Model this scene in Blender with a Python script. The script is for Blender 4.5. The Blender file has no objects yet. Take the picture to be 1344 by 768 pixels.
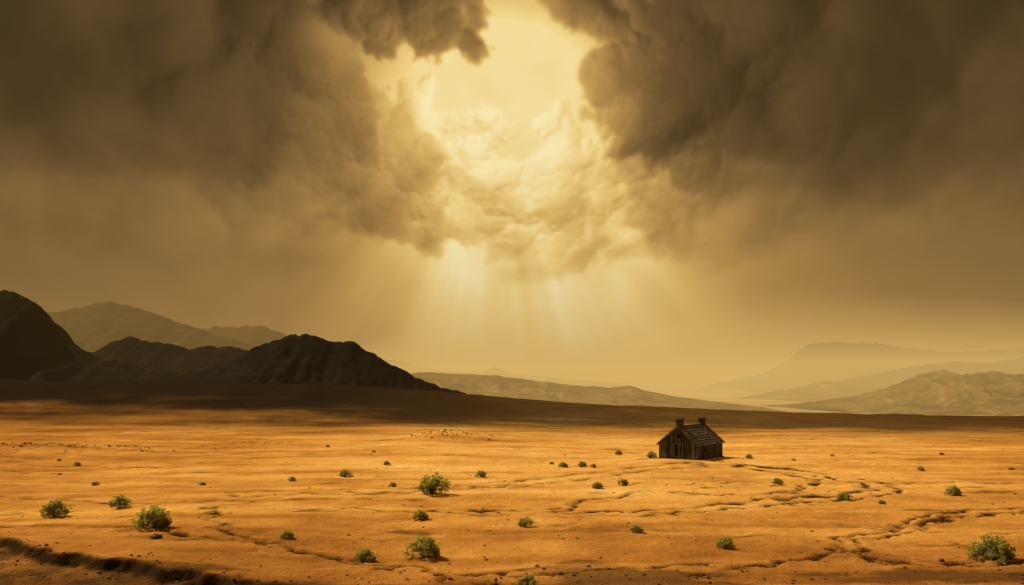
import bpy, math, random, time
import numpy as np
from mathutils import Vector, Matrix
random.seed(7); rng=np.random.default_rng(7)
scene=bpy.context.scene
R=math.radians
# ------------------------------------------------------------------ helpers
def srgb(r,g,b):
    f=lambda c:(c/255/12.92) if c/255<=0.04045 else ((c/255+0.055)/1.055)**2.4
    return (f(r),f(g),f(b),1)
class X:
    """tiny expression wrapper around node sockets"""
    nt=None
    def __init__(s,sock): s.s=sock
    def _m(s,op,*o):
        n=X.nt.nodes.new('ShaderNodeMath'); n.operation=op
        for i,v in enumerate((s,)+o):
            if isinstance(v,X): X.nt.links.new(v.s,n.inputs[i])
            else: n.inputs[i].default_value=float(v)
        return X(n.outputs[0])
    def __add__(s,o): return s._m('ADD',o)
    __radd__=__add__
    def __mul__(s,o): return s._m('MULTIPLY',o)
    __rmul__=__mul__
    def __sub__(s,o): return s._m('SUBTRACT',o)
    def __rsub__(s,o): return (s*-1.0)+o
    def max(s,o): return s._m('MAXIMUM',o)
    def min(s,o): return s._m('MINIMUM',o)
    def clamp(s): return s.max(0.0).min(1.0)
    def smooth(s,a,b,lo=0.0,hi=1.0):
        n=X.nt.nodes.new('ShaderNodeMapRange'); n.interpolation_type='SMOOTHSTEP'
        X.nt.links.new(s.s,n.inputs['Value'])
        n.inputs['From Min'].default_value=a; n.inputs['From Max'].default_value=b
        n.inputs['To Min'].default_value=lo; n.inputs['To Max'].default_value=hi
        return X(n.outputs[0])
def sep(v):
    n=X.nt.nodes.new('ShaderNodeSeparateXYZ'); X.nt.links.new(v.s,n.inputs[0])
    return [X(o) for o in n.outputs]
def vm(op,a,b=None):
    n=X.nt.nodes.new('ShaderNodeVectorMath'); n.operation=op
    for i,v in enumerate((a,b)):
        if v is None: continue
        if isinstance(v,X): X.nt.links.new(v.s,n.inputs[i])
        else: n.inputs[i].default_value=v
    return X(n.outputs[0])
def noise(v,scale,detail=4,rough=.55,dist=0):
    n=X.nt.nodes.new('ShaderNodeTexNoise'); n.inputs['Scale'].default_value=scale
    n.inputs['Detail'].default_value=detail; n.inputs['Roughness'].default_value=rough
    n.inputs['Distortion'].default_value=dist
    X.nt.links.new(v.s,n.inputs['Vector'])
    return X(n.outputs['Fac'])
def ramp(f,stops):
    n=X.nt.nodes.new('ShaderNodeValToRGB'); cr=n.color_ramp
    while len(cr.elements)<len(stops): cr.elements.new(.5)
    for e,(p,c) in zip(cr.elements,stops): e.position=p; e.color=c
    X.nt.links.new(f.s,n.inputs[0]); return X(n.outputs[0])
def cmix(a,b,f,mode='MIX'):
    n=X.nt.nodes.new('ShaderNodeMix'); n.data_type='RGBA'; n.blend_type=mode
    def put(sock,v):
        if isinstance(v,X): X.nt.links.new(v.s,sock)
        else: sock.default_value=v
    put(n.inputs[0],f); put(n.inputs[6],a); put(n.inputs[7],b)
    return X(n.outputs[2])
def new_mat(name):
    m=bpy.data.materials.new(name); m.use_nodes=True; nt=m.node_tree; nt.nodes.clear(); X.nt=nt
    out=nt.nodes.new('ShaderNodeOutputMaterial'); return m,nt,out
def principled(nt,out,color,rough=.9,bump=None,bstr=.5,bdist=.1,spec=.2):
    p=nt.nodes.new('ShaderNodeBsdfPrincipled')
    if isinstance(color,X): nt.links.new(color.s,p.inputs['Base Color'])
    else: p.inputs['Base Color'].default_value=color
    p.inputs['Roughness'].default_value=rough; p.inputs['Specular IOR Level'].default_value=spec
    if bump is not None:
        b=nt.nodes.new('ShaderNodeBump'); b.inputs['Strength'].default_value=bstr; b.inputs['Distance'].default_value=bdist
        nt.links.new(bump.s,b.inputs['Height']); nt.links.new(b.outputs[0],p.inputs['Normal'])
    nt.links.new(p.outputs[0],out.inputs[0]); return p
def pos():
    g=X.nt.nodes.new('ShaderNodeNewGeometry'); return X(g.outputs['Position'])
def attr(name):
    a=X.nt.nodes.new('ShaderNodeAttribute'); a.attribute_name=name
    return X(a.outputs['Fac'])
def mesh_obj(name,verts,faces,mat=None,parent=None):
    me=bpy.data.meshes.new(name); me.from_pydata(verts,[],faces); me.update()
    if mat: me.materials.append(mat)
    o=bpy.data.objects.new(name,me); scene.collection.objects.link(o)
    if parent: o.parent=parent
    return o
# numpy perlin
_perm=rng.permutation(512); _g=rng.uniform(0,2*np.pi,512)
def perlin(x,y,seed=0):
    xi=np.floor(x).astype(np.int64); yi=np.floor(y).astype(np.int64); xf=x-xi; yf=y-yi
    def gr(ix,iy,fx,fy):
        h=_perm[(_perm[(ix+seed*37)&511]+iy+seed*11)&511]; a=_g[h]; return np.cos(a)*fx+np.sin(a)*fy
    u=xf*xf*xf*(xf*(xf*6-15)+10); v=yf*yf*yf*(yf*(yf*6-15)+10)
    a=gr(xi,yi,xf,yf); b=gr(xi+1,yi,xf-1,yf); c=gr(xi,yi+1,xf,yf-1); d=gr(xi+1,yi+1,xf-1,yf-1)
    return (a+(b-a)*u)*(1-v)+(c+(d-c)*u)*v
def fbm(x,y,octv=4,seed=0,gain=.5):
    s=0;a=1
    for i in range(octv): s=s+a*perlin(x*2**i,y*2**i,seed+i); a*=gain
    return s
def ridged(x,y,octv=4,seed=0,gain=.5):
    s=0;a=1;t=0
    for i in range(octv): s=s+a*(1-2*np.abs(perlin(x*2**i,y*2**i,seed+i))); t+=a; a*=gain
    return s/t
def sstep(a,b,x):
    t=np.clip((x-a)/(b-a),0,1); return t*t*(3-2*t)
def raw_grid(name,P3,ny,nx,mat,attrs={},smooth=True):
    idx=np.arange(ny*nx).reshape(ny,nx)
    q=np.stack([idx[:-1,:-1],idx[:-1,1:],idx[1:,1:],idx[1:,:-1]],-1).reshape(-1,4)
    me=bpy.data.meshes.new(name); me.vertices.add(len(P3)); me.vertices.foreach_set('co',P3.astype(np.float32).ravel())
    me.loops.add(q.size); me.loops.foreach_set('vertex_index',q.ravel().astype(np.int32))
    me.polygons.add(len(q)); me.polygons.foreach_set('loop_start',(np.arange(len(q))*4).astype(np.int32))
    if smooth: me.polygons.foreach_set('use_smooth',np.ones(len(q),bool))
    me.update(calc_edges=True)
    for k,v in attrs.items():
        a=me.attributes.new(k,'FLOAT','POINT'); a.data.foreach_set('value',v.astype(np.float32).ravel())
    me.materials.append(mat); o=bpy.data.objects.new(name,me); scene.collection.objects.link(o); return o
def grid_mesh(name,Xs,Ys,Z,mat,attrs={}):
    ny,nx=Z.shape; XX,YY=np.meshgrid(Xs,Ys)
    return raw_grid(name,np.stack([XX,YY,Z],-1).reshape(-1,3),ny,nx,mat,attrs)

CAM_H=10.0
# ------------------------------------------------------------------ camera
cam=bpy.data.cameras.new('camera'); cam.sensor_width=36; cam.lens=36/2/math.tan(R(30)); cam.shift_y=0.090
cam.clip_start=.5; cam.clip_end=60000
co=bpy.data.objects.new('camera',cam); co.location=(0,0,CAM_H); co.rotation_euler=(R(90),0,0)
scene.collection.objects.link(co); scene.camera=co
scene.view_settings.view_transform='Standard'; scene.view_settings.look='None'; scene.view_settings.exposure=0
# ------------------------------------------------------------------ sun
SUN_EL=45; SUN_AZ=-62   # degrees left of +Y
sd=Vector((math.sin(R(SUN_AZ))*math.cos(R(SUN_EL)),math.cos(R(SUN_AZ))*math.cos(R(SUN_EL)),math.sin(R(SUN_EL))))
sl=bpy.data.lights.new('sun','SUN'); sl.energy=5.0; sl.angle=R(.6); sl.color=(1,.82,.50)
so=bpy.data.objects.new('sun',sl); so.rotation_euler=sd.to_track_quat('Z','Y').to_euler(); so.location=sd*300
scene.collection.objects.link(so)
# ------------------------------------------------------------------ world light: dusty overcast + clear-sky remainder
w=bpy.data.worlds.new('World'); scene.world=w; w.use_nodes=True; nt=w.node_tree; nt.nodes.clear(); X.nt=nt
wout=nt.nodes.new('ShaderNodeOutputWorld')
bg=nt.nodes.new('ShaderNodeBackground'); bg.inputs[0].default_value=srgb(124,98,58); bg.inputs[1].default_value=1.0
sk=nt.nodes.new('ShaderNodeTexSky'); sk.sky_type='NISHITA'; sk.sun_disc=False; sk.sun_elevation=R(SUN_EL); sk.sun_rotation=R(SUN_AZ)
bg2=nt.nodes.new('ShaderNodeBackground'); nt.links.new(sk.outputs[0],bg2.inputs[0]); bg2.inputs[1].default_value=.003
ad=nt.nodes.new('ShaderNodeAddShader'); nt.links.new(bg.outputs[0],ad.inputs[0]); nt.links.new(bg2.outputs[0],ad.inputs[1])
nt.links.new(ad.outputs[0],wout.inputs[0])
# ------------------------------------------------------------------ sky dome: storm clouds grown from thousands of puffs
t0=time.time()
K=1164.0; STEP=.06
az=np.arange(-50,50.001,STEP); el=np.arange(30,-1.501,-STEP)
u1=R(STEP)*K
AX=np.radians(az)*K+672; EY=505-np.radians(el)*K     # bearing / elevation, in cloud units
SX,SY=np.meshgrid(AX,EY); nH,nW=SX.shape
def conv(px,py):
    a=math.atan((px-672)/K); e=math.atan((505-py)/K*math.cos(a)); return a*K+672, 505-e*K
fy_=np.fft.fftfreq(nH*2)[:,None]; fx_=np.fft.rfftfreq(nW*2)[None,:]
def blur(a,s):
    s=s/u1; p=np.pad(a,((0,nH),(0,nW)),'symmetric')
    return np.fft.irfft2(np.fft.rfft2(p)*np.exp(-2*(np.pi*s)**2*(fy_**2+fx_**2)),s=p.shape)[:nH,:nW]
def bl(px,py,rx,ry,wt=1.0):
    cx,cy=conv(px,py); return wt*np.exp(-(((SX-cx)/rx)**2+((SY-cy)/ry)**2))
gx0,gy0=conv(650,110)
near=bl(670,170,330,210)
dlx=gx0-SX; dly=gy0-SY; dl=np.hypot(dlx,dly)+30; dlx/=dl; dly/=dl
class Layer:
    def __init__(s,seed,warp=1.0):
        s.H=np.zeros((nH,nW)); s.T=np.zeros((nH,nW)); s.r=random.Random(seed)
        s.WX=SX+warp*(28*fbm(SX/110,SY/110,3,seed)+12*fbm(SX/26,SY/26,4,seed+7,.62))
        s.WY=SY+warp*(24*fbm(SX/110,SY/110,3,seed+20)+12*fbm(SX/26,SY/26,4,seed+27,.62))
    def puff(s,cx,cy,r,zc):
        m=r*1.0+38
        i0=max(0,int((cy-m-EY[0])/u1)); i1=min(nH,int((cy+m-EY[0])/u1)+1)
        j0=max(0,int((cx-m-AX[0])/u1)); j1=min(nW,int((cx+m-AX[0])/u1)+1)
        if i0>=i1 or j0>=j1: return
        d2=(s.WX[i0:i1,j0:j1]-cx)**2+((s.WY[i0:i1,j0:j1]-cy)*1.12)**2
        h=np.sqrt(np.maximum(0,r*r-d2))
        s.T[i0:i1,j0:j1]=np.maximum(s.T[i0:i1,j0:j1],h)
        s.H[i0:i1,j0:j1]=np.maximum(s.H[i0:i1,j0:j1],np.where(h>0,h+zc,0))
    def grow(s,cx,cy,r,zc,lev,nch=(6,5,3)):
        s.puff(cx,cy,r,zc)
        if lev==0 or r<9: return
        for _ in range(nch[-lev]):
            a=s.r.uniform(0,6.283); t=s.r.uniform(.65,1.0); rc=r*s.r.uniform(.28,.55)
            s.grow(cx+math.cos(a)*r*t,cy+math.sin(a)*r*t*.9,rc,zc+r*s.r.uniform(.1,.5)*math.sqrt(max(0,1-t*t)+.1),lev-1,nch)
    def mass(s,px,py,rx,ry,n,r0,r1,lev=3):
        cx,cy=conv(px,py)
        for _ in range(n):
            a=s.r.uniform(0,6.283); t=math.sqrt(s.r.random())
            s.grow(cx+math.cos(a)*rx*t,cy+math.sin(a)*ry*t,s.r.uniform(r0,r1),0,lev)
    def comp(s,L,base,klit,kamb,thin,soft_n,soft_f,op,rim=0.0,hs=1.8):
        nn=np.clip(near*1.6,0,1)
        Hs=blur(s.H,hs)*nn+blur(s.H,5)*(1-nn); gy,gx=np.gradient(Hs,u1); gx=np.clip(gx,-1.6,1.6); gy=np.clip(gy,-1.6,1.6)
        Hb=blur(s.H,15); by,bx=np.gradient(Hb,u1)
        gx=gx*.50+np.clip(bx,-1.5,1.5)*1.0; gy=gy*.50+np.clip(by,-1.5,1.5)*1.0
        n=1/np.sqrt(1+gx*gx+gy*gy); ndl=(-gx*dlx-gy*dly)*n
        a=1-np.exp(-s.T/thin); a=blur(a,soft_n)*nn+blur(a,soft_f)*(1-nn)
        edge=np.exp(-blur(s.T,3)/22)
        Lk=base+klit*ndl+kamb*(n-.75)+rim*edge
        a=np.clip(a,0,1)*op
        return L*(1-a)+Lk*a
n1=fbm(SX/300,SY/200,3,200); n2=fbm(SX/420,SY/260,3,210); n3=fbm(SX/60,SY/45,4,220)
side=np.clip(np.abs(SX-730)/620,0,1.2)
L=.49-.10*side+bl(730,400,250,230,.40)+bl(800,492,470,75,.14)+bl(640,110,185,150,.48)+bl(710,230,230,150,.28)+bl(1150,470,300,80,.05)
L=np.minimum(L,.95)+.02*n3
fade=1-sstep(275,420,SY+60*n1+14*n3)
hole=1-bl(432,45,44,36,.85)
# rear luminous cumulus inside the break
a=Layer(11)
for m in((720,240,115,40,16,22,44),(800,290,65,40,12,18,38),(590,225,50,35,8,18,36),(670,165,80,25,5,14,28),(535,145,35,35,5,14,30),(700,325,70,30,8,18,36),(600,290,40,26,7,16,30)): a.mass(*m)
L=a.comp(L,.73+bl(655,140,170,130,.16),.30,.12,12,1.8,5,.68*fade,.12)
# middle banks either side
b=Layer(12)
for m in((475,230,78,60,14,28,54),(545,280,42,28,7,20,34),(435,120,50,85,10,30,52),(890,205,65,65,12,28,52),(878,282,45,33,8,18,36),(970,270,110,60,12,30,60),(345,270,130,60,12,35,70),(1070,230,160,70,12,40,80),(185,230,160,60,12,40,80)): b.mass(*m)
L=b.comp(L,.46+near*.13+.06*n1,.26*near+.06,.10,14,1.8,9,.82*fade*hole,.16*near+.02)
# dark banks
c=Layer(13)
for m in((365,125,90,100,16,36,70),(230,130,170,120,18,50,100),(30,120,180,130,18,50,100),(-250,120,150,150,8,60,110),(412,205,50,50,7,24,40),(468,185,26,28,5,16,28),
         (895,90,76,75,16,32,60),(800,120,32,38,7,18,34),(990,160,105,78,14,38,74),(1150,120,180,120,18,50,100),(1350,130,150,140,14,60,110),(1560,120,140,150,8,60,110),(780,32,38,38,8,22,38)): c.mass(*m)
L=c.comp(L,.265+near*.11+.08*n2+.025*n3,.25*near+.085,.09,16,2.2,10,.95*(1-sstep(180,375,SY+80*n1+14*n3))*hole,.17*near+.01)
# dark tuft over the break
d=Layer(14)
for m in((560,30,68,28,14,16,32),(495,8,50,24,7,20,34),(626,0,30,12,5,14,20)): d.mass(*m)
L=d.comp(L,.29+.02*n3,.28,.08,12,1.8,4,.94,.18)
# nearest, darkest masses
e=Layer(15)
for m in((120,70,190,90,14,50,100),(310,35,90,50,8,36,64),(-250,100,150,120,6,60,100),(1080,60,190,90,14,50,100),(1300,110,130,110,12,50,95),(935,28,60,48,7,30,50),(1560,120,140,120,6,60,100),(60,220,120,50,7,40,70)): e.mass(*m)
L=e.comp(L,.185+near*.08+.06*n1+.015*n3,.12*near+.09,.08,26,4,14,.84*(1-sstep(150,340,SY+70*n2+14*n3))*hole,.10*near+.02)
# shafts of light under the break
ang=np.arctan2(SX-gx0,np.maximum(SY-gy0,1)); rad=np.hypot(SX-gx0,SY-gy0)
ray=fbm(ang*4.5,ang*0+3.3,3,300,.5)
rm=sstep(70,250,rad)*(1-sstep(380,600,rad))*np.exp(-(ang/.95)**2)*(SY>gy0)
L=np.clip(L+rm*(ray*.13+.02),0,1)
m,nt,out=new_mat('sky'); m.cycles.emission_sampling='NONE'
em=nt.nodes.new('ShaderNodeEmission')
skyc=ramp(attr('cloud'),[(0,srgb(22,15,8)),(.2,srgb(56,42,25)),(.35,srgb(97,74,43)),(.5,srgb(141,108,60)),(.65,srgb(181,141,77)),(.8,srgb(220,181,102)),(.92,srgb(246,216,140)),(1,srgb(255,239,183))])
nt.links.new(skyc.s,em.inputs[0]); nt.links.new(em.outputs[0],out.inputs[0])
RD=24000; ca=np.radians(az)[None,:]; ce=np.radians(el)[:,None]
raw_grid('sky',np.stack([RD*np.sin(ca)*np.cos(ce),RD*np.cos(ca)*np.cos(ce),RD*np.sin(ce)+0*ca+CAM_H],-1).reshape(-1,3),nH,nW,m,dict(cloud=L),smooth=False)
print('sky',time.time()-t0)
# ------------------------------------------------------------------ airborne dust (homogeneous: absorbs and glows evenly)
def dust_mat(name,length,colr):
    m,nt,out=new_mat(name)
    ab=nt.nodes.new('ShaderNodeVolumeAbsorption'); ab.inputs[0].default_value=(0,0,0,1); ab.inputs[1].default_value=1/length
    em=nt.nodes.new('ShaderNodeEmission'); em.inputs[0].default_value=colr; em.inputs[1].default_value=1/length
    a2=nt.nodes.new('ShaderNodeAddShader'); nt.links.new(ab.outputs[0],a2.inputs[0]); nt.links.new(em.outputs[0],a2.inputs[1])
    nt.links.new(a2.outputs[0],out.inputs['Volume']); return m
def slab(name,plan,z0,z1,mat):
    n=len(plan); V=[(x,y,z0) for x,y in plan]+[(x,y,z1) for x,y in plan]
    mesh_obj(name,V,[tuple(range(n-1,-1,-1)),tuple(range(n,2*n))]+[(i,(i+1)%n,n+(i+1)%n,n+i) for i in range(n)],mat)
# the dust bank fills the valley; its near edge curves back to either side
slab('dust_haze',[(-15000,9500),(-2600,7500),(-900,4200),(-250,1900),(-60,1150),(420,1100),(900,1350),(3000,3300),(7000,5400),(15000,7500),(15000,17000),(-15000,17000)],-90,130,dust_mat('dust_haze',2300,srgb(230,190,110)))
slab('high_haze',[(-16000,440),(16000,440),(16000,17200),(-16000,17200)],-92,460,dust_mat('high_haze',9500,srgb(168,131,72)))
# ------------------------------------------------------------------ ground
m_g,nt,out=new_mat('desert_sand')
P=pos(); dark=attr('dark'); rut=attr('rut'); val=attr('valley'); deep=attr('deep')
n1=noise(P,.035,3,.55); n2=noise(P,.25,5,.62); n3=noise(P,2.2,4,.6); n4=noise(P,9,3,.6)
Ps=vm('MULTIPLY',P,(.30,1.6,1)); n5=noise(Ps,.12,5,.6,dist=.6)
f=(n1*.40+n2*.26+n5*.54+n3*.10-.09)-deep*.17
sand=ramp(f,[(.26,(.26,.105,.022,1)),(.38,(.41,.180,.040,1)),(.47,(.55,.265,.060,1)),(.56,(.68,.365,.095,1)),(.70,(.82,.51,.17,1))])
sand=cmix(sand,(.13,.055,.018,1),n4.smooth(.60,.72)*.5)
sand=cmix(sand,(.20,.085,.022,1),n3.smooth(.55,.7)*.4)
sand=cmix(sand,(.040,.018,.007,1),(rut*(n3*.8+.75)).clamp())
darkc=ramp(n2*.6+n3*.4,[(.3,(.014,.010,.006,1)),(.55,(.036,.024,.013,1)),(.75,(.075,.047,.022,1))])  # dark foreground soil, and cloud shadow on the far band put into colour
darkc=cmix(darkc,(.022,.014,.0085,1),sep(P)[0].smooth(-70,70,.75,0.0))  # deepens the painted cloud shadow towards the left
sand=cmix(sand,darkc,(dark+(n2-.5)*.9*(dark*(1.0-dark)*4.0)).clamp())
valc=ramp(n1*.6+noise(Ps,.006,4,.6)*.5,[(.3,(.16,.10,.045,1)),(.55,(.42,.28,.11,1)),(.75,(.62,.44,.2,1))])
sand=cmix(sand,valc,val)
hgt=n3*.30+n4*.16+n2*.4
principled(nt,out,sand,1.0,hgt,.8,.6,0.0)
def frange(a,b,step_fn):
    l=[a]
    while l[-1]<b: l.append(l[-1]+step_fn(l[-1]))
    return l
xs=np.array(frange(0,19000,lambda x:.24 if x<66 else x*.05*(min(1,(x-60)/200)+.05)))
Xs=np.concatenate([-xs[:0:-1],xs])
Ys=np.array(frange(-300,14,lambda y:max(1,-y*.15))[:-1]+frange(14,19000,lambda y:.6 if y<37 else (.16 if y<58 else (y*.0028 if y<200 else (y*.01 if y<420 else y*.035)))))
GX,GY=np.meshgrid(Xs,Ys)
CX=[-400,-120,-60,-41,-17,7,55,103,162,300,2000]; CZ=[14,11,10,8.5,6.6,4.4,1.7,-.1,-1.5,-2.5,-3]
def poly_dist(px,py,pts):
    d=np.full(px.shape,1e9)
    for (ax,ay),(bx,by) in zip(pts[:-1],pts[1:]):
        dx,dy=bx-ax,by-ay; t=np.clip(((px-ax)*dx+(py-ay)*dy)/(dx*dx+dy*dy),0,1)
        d=np.minimum(d,np.hypot(px-ax-t*dx,py-ay-t*dy))
    return d
ledge=[(-60,66),(-44,61),(-33.6,58.2),(-27.2,51.7),(-19.7,48.5),(-11.5,44.6),(-4,40),(6,34),(30,22)]
LX=[p[0] for p in ledge]; LY=[p[1] for p in ledge]
# points, half width, darkness, depth, wheel offset
tracks=[([(-60,65),(-36.3,62.9),(-29.6,61.3),(-22.9,59.1),(-16.3,55.4),(-10.5,52.4),(-4.7,48.5),(-.5,44.6),(4,38)],.30,1.7,.26,0),
 ([(-21,74),(-23.8,70),(-22,66),(-21,62.9),(-18.8,58.8),(-15.8,56.2)],.25,1.4,.16,0),
 ([(21.3,108.8),(14,103),(7.2,94.6),(-2.4,86.2),(-12,81),(-24,80)],.42,.7,.15,1.2),
 ([(29.3,108.8),(33.2,99.5),(36.8,89.5),(35.2,83.1),(28.5,77.6),(19.6,74.1),(13.7,69.7),(4,68),(-6,70)],.30,1.4,.16,.9),
 ([(27,108),(30,100),(32,92),(27,84),(22,79),(25,74)],.28,1.0,.14,0),
 ([(60,76),(40.7,70.5),(32.3,67.3),(27.7,62.2),(21.8,57.9),(20.6,53.6),(24,50),(32,47),(40,45)],.27,1.6,.20,.75),
 ([(3.5,69.7),(5.7,75.1),(13,82),(20,80)],.27,1.2,.14,0),
 ([(20.6,53.6),(14,50),(6,49),(0,47.5),(-8,49.5)],.26,1.5,.16,0),
 ([(14,50),(10,47),(12,44),(20,42)],.24,1.3,.16,0),
 ([(24,50),(30,52),(38,55),(48,56)],.24,1.2,.14,0),
 ([(-60,84),(-45,80),(-36,76),(-24,74),(-12,76)],.34,.8,.12,0),
 ([(60,95),(50,90),(41,91),(36.8,89.5)],.34,.9,.12,0)]
def ground_h(x,y,full=False):
    wx=x+1.8*fbm(x*.25,y*.25,4,40,.6); wy=y+1.8*fbm(x*.25,y*.25,4,50,.6)
    near=1-sstep(170,260,y)
    z=.55*fbm(x*.03,y*.03,3,1)+.12*fbm(x*.25,y*.25,3,5)*near+.05*fbm(x*1.1,y*1.1,2,9)*near
    hut=np.exp(-(((x-22.5)/8.5)**2+((y-116.5)/8.5)**2)**2); z=z*(1-hut)+.38*hut
    for mx,my,rx,ry,h in((-11.7,164,8,6,1.5),(-72,136,15,7,1.0),(-45,150,10,5,.5)):
        g=np.exp(-(((x-mx)/rx)**2+((y-my)/ry)**2)); z=z+g*h+g*.35*fbm(x*.9,y*.9,3,22)
    c=np.interp(x,CX,CZ); crest=sstep(176,285,y)
    z=z+c*crest**1.2+crest*(1-sstep(300,500,y))*1.0*fbm(x*.03,y*.03,4,60)
    fall=sstep(295,950,y); z=z*(1-fall)+(-42+3.5*fbm(x*.002,y*.004,4,31))*fall
    rut=0; ws=np.clip(y/58,1,1.9); br=np.clip(.8+1.4*fbm(x*.3,y*.3,2,71),.25,1.2)
    for pts,wd,st,dp,off in tracks:
        wd=wd*ws; d=np.abs(poly_dist(wx,wy,pts)-off*ws); g=np.exp(-(d/wd)**2)
        z=z-dp*g*br+dp*.3*np.exp(-((d-wd*2)/wd)**2); rut=np.maximum(rut,np.exp(-(d/(wd*.85))**2)*br*st)
    rl=np.abs(fbm(x*.055,y*.10,4,81,.6)); rill=np.exp(-(rl/.013)**2)*np.clip(fbm(x*.05,y*.05,2,90)*3+.25,0,1)*near*(1-hut)
    z=z-.08*rill; rut=np.maximum(rut,rill*.8)
    wy2=y+.9*fbm(x*.5,y*.5,4,100)
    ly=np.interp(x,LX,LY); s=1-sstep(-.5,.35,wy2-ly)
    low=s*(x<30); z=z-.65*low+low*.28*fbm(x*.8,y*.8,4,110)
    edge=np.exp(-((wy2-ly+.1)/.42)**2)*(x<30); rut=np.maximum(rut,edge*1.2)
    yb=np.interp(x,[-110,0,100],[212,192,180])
    dk=sstep(-36,34,y-yb+22*fbm(x*.03,y*.08,4,120))*(1-sstep(600,900,y))*(1-.13*sstep(-60,60,x))  # far band: cloud shadow painted as dark ground
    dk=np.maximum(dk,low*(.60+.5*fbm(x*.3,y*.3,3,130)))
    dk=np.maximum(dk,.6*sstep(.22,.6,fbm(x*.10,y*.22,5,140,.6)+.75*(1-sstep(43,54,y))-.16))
    vl=sstep(600,900,y)
    dp_=np.clip(1.15-1.45*np.exp(-(((x-10)/48)**2+((y-103)/42)**2))-.9*sstep(100,165,y)*np.clip(1-((x-30)/120)**2,0,1)+.35*(1-sstep(46,70,y)),0,1.4)  # soil tone, with a sunlit pool round the hut put into the colour
    if full: return z,np.clip(dk,0,1),np.clip(rut,0,1),vl,dp_
    return z
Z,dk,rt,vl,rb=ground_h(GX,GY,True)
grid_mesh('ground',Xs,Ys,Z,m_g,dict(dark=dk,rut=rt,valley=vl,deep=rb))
def gz(x,y): return float(ground_h(np.array([[float(x)]]),np.array([[float(y)]]))[0,0])
# ------------------------------------------------------------------ mountains and hills
def rock_mat(name,c0,c1,c2,sc,bs=1.0,foot_mist=None,fz=(0,60)):
    m,nt,out=new_mat(name); P=pos(); Pz=vm('MULTIPLY',P,(1,1,3.0))
    a=noise(Pz,sc,5,.6); b=noise(P,sc*6,4,.6)
    c=ramp(a*.65+b*.35,[(.32,c0+(1,)),(.5,c1+(1,)),(.68,c2+(1,))])
    if foot_mist: c=cmix(c,foot_mist+(1,),(sep(P)[2]+(a-.5)*40).smooth(fz[0],fz[1],1.0,0.0))  # brown mist at the mountain foot painted into the rock colour
    principled(nt,out,c,1.0,a*1.0+b*.35,bs,.35/sc*.12,0); return m
m_dark=rock_mat('cloud_shadowed_rock',(.006,.0055,.0052),(.012,.0108,.010),(.023,.020,.017),.02,.3,(.024,.016,.0095),(-40,34))  # cloud shadow over these mountains put into a near-black albedo
m_pale=rock_mat('sandstone',(.07,.05,.03),(.12,.09,.05),(.20,.145,.075),.006)
m_palel=rock_mat('shale',(.035,.027,.017),(.048,.037,.023),(.062,.048,.03),.006,.3)
m_mid=rock_mat('weathered_rock',(.055,.036,.018),(.15,.098,.043),(.32,.21,.09),.012)
def mountain(name,D,pts,front,back,mat,seed,base=-46,nx=260,ny=110,rough=.10,nscale=8,gul=.22,pw=1.6):
    u=np.array([(p[0]-672)/1164 for p in pts]); v=np.array([(505-p[1])/1164 for p in pts])
    Xs=np.linspace(u[0]*D,u[-1]*D,nx); tt=np.linspace(-1,1,ny)
    Ys=np.where(tt<0,D+tt*front,D+tt*back)
    H=np.interp(Xs,u*D,CAM_H+v*D)
    k=max(3,nx//90); ker=np.hanning(k+2)[1:-1]; ker/=ker.sum(); H=np.convolve(np.pad(H,(k,k),'edge'),ker,'same')[k:-k]
    H=H+(H-base)*.035*fbm(Xs/D*40,Xs*0+seed,4,seed+70)
    GX,GY=np.meshgrid(Xs,Ys); T=np.abs(np.repeat(tt[:,None],nx,1)); HH=np.repeat(H[None,:],ny,0)
    W=front; sx=nscale/W
    shift=.10*fbm(GX*sx*.5,GY*0+seed*3.3,3,seed)
    Tn=np.clip(np.abs(T+shift*np.clip(T*3,0,1)),0,1)
    prof=(1-Tn)**pw
    amp=(HH-base)
    rg=ridged(GX*sx+.25*fbm(GX*sx,GY*sx,2,seed+5),GY*sx*.45,5,seed,.55)
    Zm=base+amp*prof - amp*gul*(1-rg)*np.clip(T*5,0,1)*(1-T)*1.3 + amp*rough*.25*fbm(GX*sx*5,GY*sx*5,3,seed+9)*(1-T)
    Zm=np.where(T>.985,base-6,Zm)
    return grid_mesh(name,Xs,Ys,Zm,mat)
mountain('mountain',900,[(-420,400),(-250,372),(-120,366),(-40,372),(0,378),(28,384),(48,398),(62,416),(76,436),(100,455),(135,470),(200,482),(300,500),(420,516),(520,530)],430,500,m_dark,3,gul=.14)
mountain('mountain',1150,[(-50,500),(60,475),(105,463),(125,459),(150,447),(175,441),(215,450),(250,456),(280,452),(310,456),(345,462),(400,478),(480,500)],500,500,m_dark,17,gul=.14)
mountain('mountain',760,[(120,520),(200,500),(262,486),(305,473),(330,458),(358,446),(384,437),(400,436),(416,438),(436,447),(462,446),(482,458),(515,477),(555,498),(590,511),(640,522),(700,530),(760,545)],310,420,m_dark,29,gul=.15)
mountain('mountain',4600,[(-300,440),(-100,425),(0,418),(70,408),(110,401),(150,394),(185,404),(235,422),(290,440),(340,455),(420,480),(500,496)],1700,1500,m_palel,41,gul=.12)
mountain('mountain',6200,[(150,460),(230,438),(280,428),(345,427),(375,439),(420,457),(480,467),(520,472),(560,482),(600,490),(680,500)],1800,1500,m_palel,47,gul=.12)
mountain('hill',5200,[(480,498),(540,490),(600,487),(630,488),(641,484),(650,480),(658,484),(672,490),(700,493),(760,498),(820,502)],1500,1200,m_pale,53,gul=.3)
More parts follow.
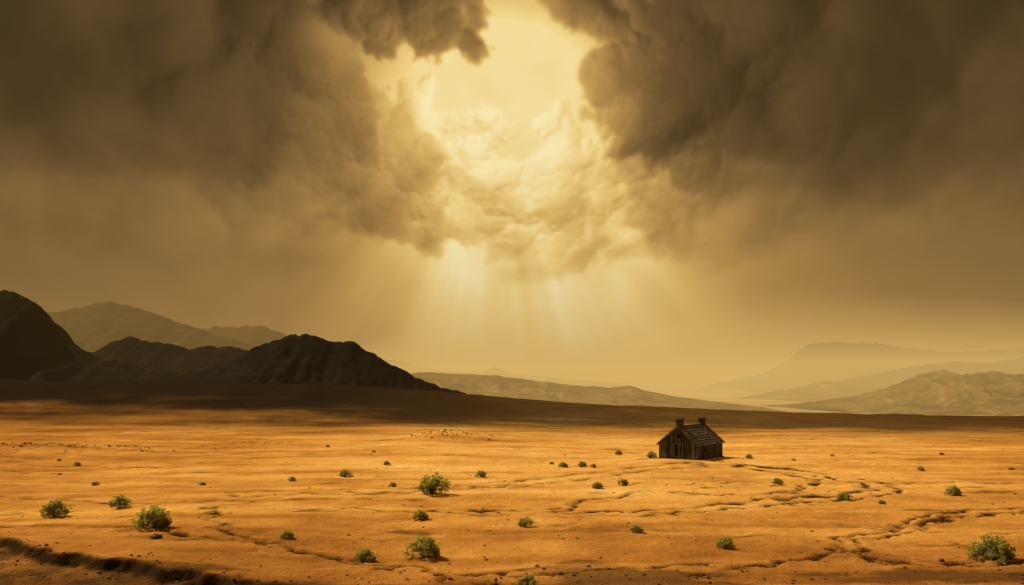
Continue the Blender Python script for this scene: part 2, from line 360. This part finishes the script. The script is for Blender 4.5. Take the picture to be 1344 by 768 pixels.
mountain('hill',1900,[(380,500),(470,492),(550,488),(600,490),(650,492),(700,499),(760,506),(800,508),(826,506),(850,513),(880,519),(930,526),(1000,534)],520,600,m_mid,59)
mountain('hill',8500,[(600,497),(680,491),(740,487),(800,491),(860,488),(930,492),(962,486),(1000,493),(1100,490)],2500,1500,m_pale,61)
mountain('mesa',5000,[(940,502),(985,495),(1008,488),(1030,474),(1050,459),(1068,450),(1090,448),(1150,450),(1200,457),(1250,462),(1300,459),(1344,457),(1420,452),(1550,450),(1800,470)],1500,1500,m_palel,67,gul=.22)
mountain('hill',3400,[(1100,500),(1150,490),(1200,480),(1250,473),(1290,476),(1344,468),(1400,465),(1500,470),(1700,480)],900,800,m_palel,73,gul=.3)
mountain('hill',3000,[(1010,515),(1050,508),(1072,501),(1085,499),(1100,503),(1125,508),(1180,500),(1260,497),(1400,495),(1600,490)],800,700,m_mid,71)
mountain('hill',1900,[(1060,528),(1120,520),(1165,508),(1190,498),(1212,489),(1240,485),(1262,492),(1285,488),(1305,486),(1330,492),(1380,484),(1450,488),(1600,500)],560,600,m_mid,79,gul=.45,rough=.2)
# ------------------------------------------------------------------ shrubs
m_leaf,nt,out=new_mat('shrub_foliage')
tint=attr('tint'); oi=nt.nodes.new('ShaderNodeObjectInfo'); rnd=X(oi.outputs['Random'])
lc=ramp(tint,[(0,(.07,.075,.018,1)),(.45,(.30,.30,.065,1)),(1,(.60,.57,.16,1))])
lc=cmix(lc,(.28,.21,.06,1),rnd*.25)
d=nt.nodes.new('ShaderNodeBsdfDiffuse'); tr=nt.nodes.new('ShaderNodeBsdfTranslucent'); mx=nt.nodes.new('ShaderNodeMixShader'); mx.inputs[0].default_value=.5
nt.links.new(lc.s,d.inputs[0]); nt.links.new(lc.s,tr.inputs[0]); nt.links.new(d.outputs[0],mx.inputs[1]); nt.links.new(tr.outputs[0],mx.inputs[2]); nt.links.new(mx.outputs[0],out.inputs[0])
m_twig,nt,out=new_mat('shrub_twig'); principled(nt,out,(.07,.045,.025,1),.9)
def shrub_mesh(seed,nclump=70,per=26):
    r=random.Random(seed); V=[];F=[];T=[];MI=[]
    lob=[(r.uniform(0,6.28),r.uniform(.75,1.1)) for _ in range(6)]
    def radius(a,e):
        s=.78
        for la,lw in lob: s+=.10*lw*math.cos(a-la)*math.cos(e)*r.choice((.6,1.2))
        return s
    for c in range(nclump):
        a=r.uniform(0,6.283); e=math.asin(r.uniform(.0,1)**.9); rad=radius(a,e)*r.uniform(.62,1.08)
        cx,cy,cz=.5*rad*math.cos(e)*math.cos(a),.5*rad*math.cos(e)*math.sin(a),.07+.56*rad*math.sin(e)
        b=len(V); w_=.006
        V+=[(w_,0,0),(-w_,w_,0),(-w_,-w_,0),(cx,cy,cz)]; T+=[.2]*4; F+=[(b,b+1,b+3),(b+1,b+2,b+3),(b+2,b,b+3)]; MI+=[1]*3
        cr=r.uniform(.05,.10); ct=r.uniform(-.2,.2)
        for k in range(per):
            while True:
                dx,dy,dz=r.uniform(-1,1),r.uniform(-1,1),r.uniform(-1,1)
                if dx*dx+dy*dy+dz*dz<1: break
            p=Vector((cx+dx*cr,cy+dy*cr,max(.01,cz+dz*cr)))
            n=Vector((r.gauss(0,1),r.gauss(0,1),r.gauss(.5,1))).normalized(); q=n.orthogonal().normalized(); q.rotate(Matrix.Rotation(r.uniform(0,6.28),3,n)); s=n.cross(q)
            L_=r.uniform(.022,.042); W_=L_*.42; b=len(V)
            V+=[tuple(p-q*L_),tuple(p+s*W_),tuple(p+q*L_),tuple(p-s*W_)]; F.append((b,b+1,b+2,b+3)); MI.append(0)
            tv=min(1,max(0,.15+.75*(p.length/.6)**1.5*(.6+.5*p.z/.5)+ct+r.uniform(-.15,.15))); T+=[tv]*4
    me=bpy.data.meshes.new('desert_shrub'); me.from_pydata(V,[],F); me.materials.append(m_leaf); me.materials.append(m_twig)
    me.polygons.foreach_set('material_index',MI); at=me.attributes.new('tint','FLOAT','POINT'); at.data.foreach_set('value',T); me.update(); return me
sh=[shrub_mesh(i+1,84+14*(i%3),30) for i in range(6)]
shrubs=[(-35,67.7,2.2),(-31.8,71.9,1.73),(-24.2,60.3,2.4),(-55.4,113,.97),(-42.1,89.5,.77),(-31.2,89.5,.7),(-22.7,91.7,.8),(-18.2,96.2,1.4),(-15.7,110.9,.86),(-11.5,85.6,.8),(-7.2,79.2,2.7),(-6.8,66.1,1.2),(-8.6,51.5,1.4),(-5.1,52.7,2.1),(-14.7,57.9,.95),(-3.3,94.6,1.2),(.86,62.9,1.1),(6.4,109.8,1.2),(8.7,109.8,1.2),(10,108.5,.8),(5.1,113,.6),(15.4,127.9,1.15),(10.9,86.2,1.1),(8.1,83.7,1.05),(8.4,60,.92),(18.3,116.8,1.4),(31.7,118.8,1.0),(26.2,87.5,1.1),(36.6,115,.6),(28.6,76.6,1.25),(30.9,74.1,.65),(40.1,80.3,1.42),(28,51.7,2.4),(13.3,55.2,1.18),(47.6,103,.85),(58,103,.65),(.76,44.5,1.15),(-60.7,118.8,.6),(-30.2,145,.7),(-51,100,.5),(44,122,.6),(62,128,.7),(-20,128,.6)]
for i,(x,y,s) in enumerate(shrubs):
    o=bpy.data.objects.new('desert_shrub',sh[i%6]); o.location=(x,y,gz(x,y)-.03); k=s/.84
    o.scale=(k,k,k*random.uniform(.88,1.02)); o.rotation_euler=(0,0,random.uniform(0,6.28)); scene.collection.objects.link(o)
# ------------------------------------------------------------------ stones
m_rock,nt,out=new_mat('stone'); P=pos(); rc=ramp(noise(P,1.5,5,.6),[(.3,(.05,.026,.013,1)),(.7,(.19,.095,.042,1))]); principled(nt,out,rc,.9,noise(P,8,4),.5,.05)
import bmesh
bm=bmesh.new(); bmesh.ops.create_icosphere(bm,subdivisions=1,radius=1); icoV=[v.co.copy() for v in bm.verts]; icoF=[tuple(v.index for v in f.verts) for f in bm.faces]; bm.free()
def stones(name,items):
    V=[];F=[]
    for x,y,s in items:
        b=len(V)
        sx,sy,sz=random.uniform(.8,1.4),random.uniform(.8,1.2),random.uniform(.5,.85); rz=Matrix.Rotation(random.uniform(0,6.28),3,'Z')
        for v in icoV:
            p=rz@Vector((v.x*sx*random.uniform(.8,1.2),v.y*sy*random.uniform(.8,1.2),v.z*sz*random.uniform(.8,1.1)))*s
            V.append([x+p.x,y+p.y,p.z+s*.25])
        F+=[tuple(b+k for k in f) for f in icoF]
    n=len(icoV); ctr=np.array([[i[0],i[1]] for i in items]); zz=ground_h(ctr[None,:,0],ctr[None,:,1])[0]
    for i in range(len(items)):
        for k in range(n): V[i*n+k][2]+=zz[i]
    return mesh_obj(name,[tuple(v) for v in V],F,m_rock)
it=[]
for _ in range(1100):
    y=44*math.exp(random.random()*1.25)-3; x=random.uniform(-.62,.62)*y
    it.append((x,y,.02+.09*random.random()**5))
for _ in range(600):
    x=random.uniform(-36,4); ly=float(np.interp(x,LX,LY)); it.append((x,ly+random.gauss(-2.2,2.4),.03+.11*random.random()**4))
for _ in range(160):
    it.append((random.gauss(-11.7,4.5),random.gauss(163,3),.06+.16*random.random()**2))
for _ in range(200):
    it.append((random.gauss(-70,9),random.gauss(136,4),.06+.16*random.random()**2))
for _ in range(300):
    x=random.gauss(4,12); it.append((x,random.gauss(46.5,1.8),.03+.11*random.random()**4))
stones('scattered_stones',it)
for x,y,s in((-22.6,56.2,.36),(24.6,50.8,.18),(-1.5,52,.14)): stones('rock',[(x,y,s)])
# ------------------------------------------------------------------ wooden hut
def wood(name,c0,c1,c2,axis=2):
    m,nt,out=new_mat(name); tcn=nt.nodes.new('ShaderNodeTexCoord'); O=X(tcn.outputs['Object'])
    sc=[14,14,14]; sc[axis]=1.2; a=noise(vm('MULTIPLY',O,tuple(sc)),1,5,.6); b=noise(O,1.3,4,.6); t_=attr('tint')
    c=ramp(a*.4+b*.3+t_*.3,[(.3,c0+(1,)),(.5,c1+(1,)),(.7,c2+(1,))]); principled(nt,out,c,.85,a,.6,.02); return m
m_wall=wood('weathered_planks',(.020,.019,.018),(.062,.058,.052),(.15,.14,.125))
m_roof=wood('roof_shingles',(.045,.037,.029),(.125,.104,.078),(.26,.22,.165),0)
m_stone,nt,out=new_mat('chimney_stone'); tcn=nt.nodes.new('ShaderNodeTexCoord'); O=X(tcn.outputs['Object'])
principled(nt,out,ramp(noise(O,4,5,.6)*.6+attr('tint')*.4,[(.3,(.030,.026,.021,1)),(.7,(.10,.085,.07,1))]),.9,noise(O,12,4),.6,.03)
m_blk,nt,out=new_mat('dark_interior_wood'); principled(nt,out,(.02,.014,.01,1),.95)
HW,HL,WH,RH=2.6,8.2,2.15,4.3
hut=bpy.data.objects.new('wooden_hut',None); scene.collection.objects.link(hut)
th=R(35); cx=23.6; cy=113.0
hut.location=(cx-HW*math.cos(th),cy+HW*math.sin(th),.30); hut.rotation_euler=(0,0,-th)
class Bld:
    def __init__(s): s.V=[];s.F=[];s.T=[]
    def prism(s,pts,n,th_,t=None):
        b=len(s.V); k=len(pts); n=Vector(n)*th_
        s.V+=[tuple(p) for p in pts]+[tuple(Vector(p)+n) for p in pts]
        s.F.append(tuple(range(b+k-1,b-1,-1))); s.F.append(tuple(range(b+k,b+2*k)))
        for i in range(k): j=(i+1)%k; s.F.append((b+i,b+j,b+k+j,b+k+i))
        tv=t if t is not None else random.random(); s.T+=[tv]*(2*k)
    def box(s,c,d,jit=0,t=None):
        x,y,z=c; a,b_,c_=d[0]/2,d[1]/2,d[2]/2; j=lambda:random.uniform(-jit,jit)
        b=len(s.V)
        s.V+=[(x+sx*a+j(),y+sy*b_+j(),z+sz*c_+j()) for sz in(-1,1) for sy in(-1,1) for sx in(-1,1)]
        s.F+=[tuple(b+i for i in f) for f in[(0,2,3,1),(4,5,7,6),(0,1,5,4),(2,6,7,3),(0,4,6,2),(1,3,7,5)]]
        tv=t if t is not None else random.random(); s.T+=[tv]*8
    def obj(s,name,mat):
        o=mesh_obj(name,s.V,s.F,mat,parent=hut); at=o.data.attributes.new('tint','FLOAT','POINT'); at.data.foreach_set('value',s.T); return o
def roofz(x): return WH+(RH-WH)*(1-abs(x)/HW)
def gable(y,ny,ops,name):
    B=Bld(); x=-HW
    while x<HW-.01:
        wv=min(random.uniform(.18,.27),HW-x); xa,xb=x+.008,x+wv-.008; xm=(xa+xb)/2
        spans=[(0.0,None)]
        for (a,b_,z0_,z1_) in ops:
            if a<xm<b_: spans=([(0.0,z0_)] if z0_>0 else [])+[(z1_,None)]
        for za,zb in spans:
            off=random.uniform(0,.02)
            if zb is None:
                pts=[(xa,y,za),(xb,y,za),(xb,y,roofz(xb)-.03)]+([(0,y,RH-.03)] if xa<0<xb else [])+[(xa,y,roofz(xa)-.03)]
            else: pts=[(xa,y,za),(xb,y,za),(xb,y,zb),(xa,y,zb)]
            pts=[(p[0],p[1]+ny*off,p[2]) for p in pts]
            B.prism(pts,(0,ny,0),.045)
        x+=wv
    B.obj(name,m_wall)
def side_wall(x,nx,ops,name):
    B=Bld(); y=0.0
    while y<HL-.01:
        wv=min(random.uniform(.18,.27),HL-y); ya,yb=y+.008,y+wv-.008; ym=(ya+yb)/2; spans=[(0.0,WH-.03)]
        for (a,b_,z0_,z1_) in ops:
            if a<ym<b_: spans=([(0.0,z0_)] if z0_>0 else [])+[(z1_,WH-.03)]
        for za,zb in spans:
            off=random.uniform(0,.02); xx=x+nx*off
            B.prism([(xx,ya,za),(xx,yb,za),(xx,yb,zb),(xx,ya,zb)],(nx,0,0),.045)
        y+=wv
    B.obj(name,m_wall)
DO=(-.50,.55,0,1.95)
gable(0,-1,[DO,(-.28,.30,2.75,3.25)],'front_wall'); gable(HL,1,[],'rear_wall')
WN=[(1.9,2.7,.95,1.65),(5.4,6.2,.95,1.65)]
side_wall(HW,1,WN,'side_wall_right'); side_wall(-HW,-1,[(3.5,4.3,.95,1.65)],'side_wall_left')
B=Bld()
for sx in(-1,1):
    for y in(.06,HL-.06): B.box((sx*(HW-.02),y,WH/2),(.24,.24,WH-.08))
B.obj('corner_posts',m_wall)
B=Bld()
B.box((DO[0]-.07,-.095,.99),(.14,.06,1.98),t=.9); B.box((DO[1]+.07,-.095,.99),(.14,.06,1.98),t=.9); B.box((.025,-.10,2.06),(1.5,.07,.15),t=.95)
B.box((.01,-.09,2.68),(.75,.05,.1),t=.8)
for a,b_,z0_,z1_ in WN:
    m=(a+b_)/2; B.box((HW+.095,m,z0_-.05),(.07,b_-a+.3,.1),t=.9); B.box((HW+.095,m,z1_+.05),(.06,b_-a+.3,.1),t=.9)
    B.box((HW+.09,a-.05,(z0_+z1_)/2),(.05,.1,z1_-z0_),t=.8); B.box((HW+.09,b_+.05,(z0_+z1_)/2),(.05,.1,z1_-z0_),t=.8)
    B.box((HW+.03,m,(z0_+z1_)/2),(.04,.05,z1_-z0_),t=.6); B.box((HW+.034,m,(z0_+z1_)/2),(.03,b_-a,.05),t=.6)
B.obj('door_and_window_frames',m_wall)
B=Bld()
for i in range(4): B.box((-.44+.23*i+.1,0,.97),(.22,.05,1.88))
B.box((-.0,-.035,.4),(.9,.02,.12)); B.box((-.0,-.035,1.55),(.9,.02,.12))
dd=B.obj('door',m_wall); dd.location=(.5,.5,0); dd.rotation_euler=(0,0,R(70))
B=Bld(); B.box((0,HL/2,.03),(2*HW-.3,HL-.3,.08)); B.obj('floor',m_blk)
slope=math.atan2(RH-WH,HW); SL=math.hypot(RH-WH,HW)+.38
B=Bld()
for sx in(-1,1):
    nrow=8; cl=SL/nrow
    for r_ in range(nrow):
        y=-.35
        while y<HL+.33:
            wv=random.uniform(.16,.34); yb=min(y+wv,HL+.35)
            if random.random()<.985:
                s0=r_*cl-.02; s1=(r_+1)*cl+.08+random.uniform(-.04,.06); lift0=.02; lift1=.075+random.uniform(0,.03)
                def pt(s_,yy,l): return (sx*(s_*math.cos(slope)+l*math.sin(slope)),yy,RH+.02-s_*math.sin(slope)+l*math.cos(slope))
                pts=[pt(s0,y+.006,lift0),pt(s0,yb-.006,lift0),pt(s1,yb-.006,lift1),pt(s1,y+.006,lift1)]
                if sx<0: pts=pts[::-1]
                B.prism(pts,(sx*math.sin(slope),0,math.cos(slope)),.025)
            y+=wv
B.box((0,HL/2,RH+.10),(.26,HL+.72,.06),t=.7)
B.obj('roof',m_roof)
B=Bld()
for sx in(-1,1):
    p=[(0,0,RH-.02),(sx*(SL-.05)*math.cos(slope),0,RH-.02-(SL-.05)*math.sin(slope))]
    q=[p[0],p[1],(p[1][0],0,p[1][2]-.14),(0,0,RH-.18)]
    for y,nv in((-.33,-1),(HL+.33,1)): B.prism([(a,y,c) for a,_,c in q],(0,nv,0),.04,t=.75)
    y=-.2
    while y<HL+.2:
        B.prism([(a,y,c+.005) for a,_,c in q],(0,1,0),.07,t=.3); y+=.85
B.obj('rafters',m_wall)
def chimney(y,x,name,h):
    B=Bld(); z=RH-1.0
    while z<h:
        hh=random.uniform(.14,.2); s=.80-.05*(z-RH+1)/2
        for i in(-1,1):
            for j in(-1,1):
                B.box((x+i*s/4+random.uniform(-.01,.01),y+j*s/4,z+hh/2),(s/2+random.uniform(-.02,.05),s/2+random.uniform(-.02,.05),hh-.012),.018)
        z+=hh
    B.box((x,y,z+.05),(.92,.92,.11),.02)
    for i,j in((-1,-1),(1,-1),(-1,1),(1,1)): B.box((x+i*.32,y+j*.32,z+.17),(.22,.22,random.uniform(.08,.18)),.02)
    B.obj(name,m_stone)
chimney(.45,.0,'chimney_front',5.1); chimney(HL-.5,.0,'chimney_rear',4.95)
B=Bld()
for y,x,ax in [(-.0,0,0),(HL,0,0)]:
    q=-HW
    while q<HW:
        wv=random.uniform(.3,.5)
        if not(y<1 and -.6<q+wv/2<.6): B.box((q+wv/2,y,-.06),(wv,.34,.3+random.uniform(0,.08)),.03)
        q+=wv
for x in(-HW,HW):
    q=0
    while q<HL:
        wv=random.uniform(.3,.5); B.box((x,q+wv/2,-.06),(.34,wv,.3+random.uniform(0,.08)),.03); q+=wv
B.obj('stone_footing',m_stone)
print('done',time.time()-t0)
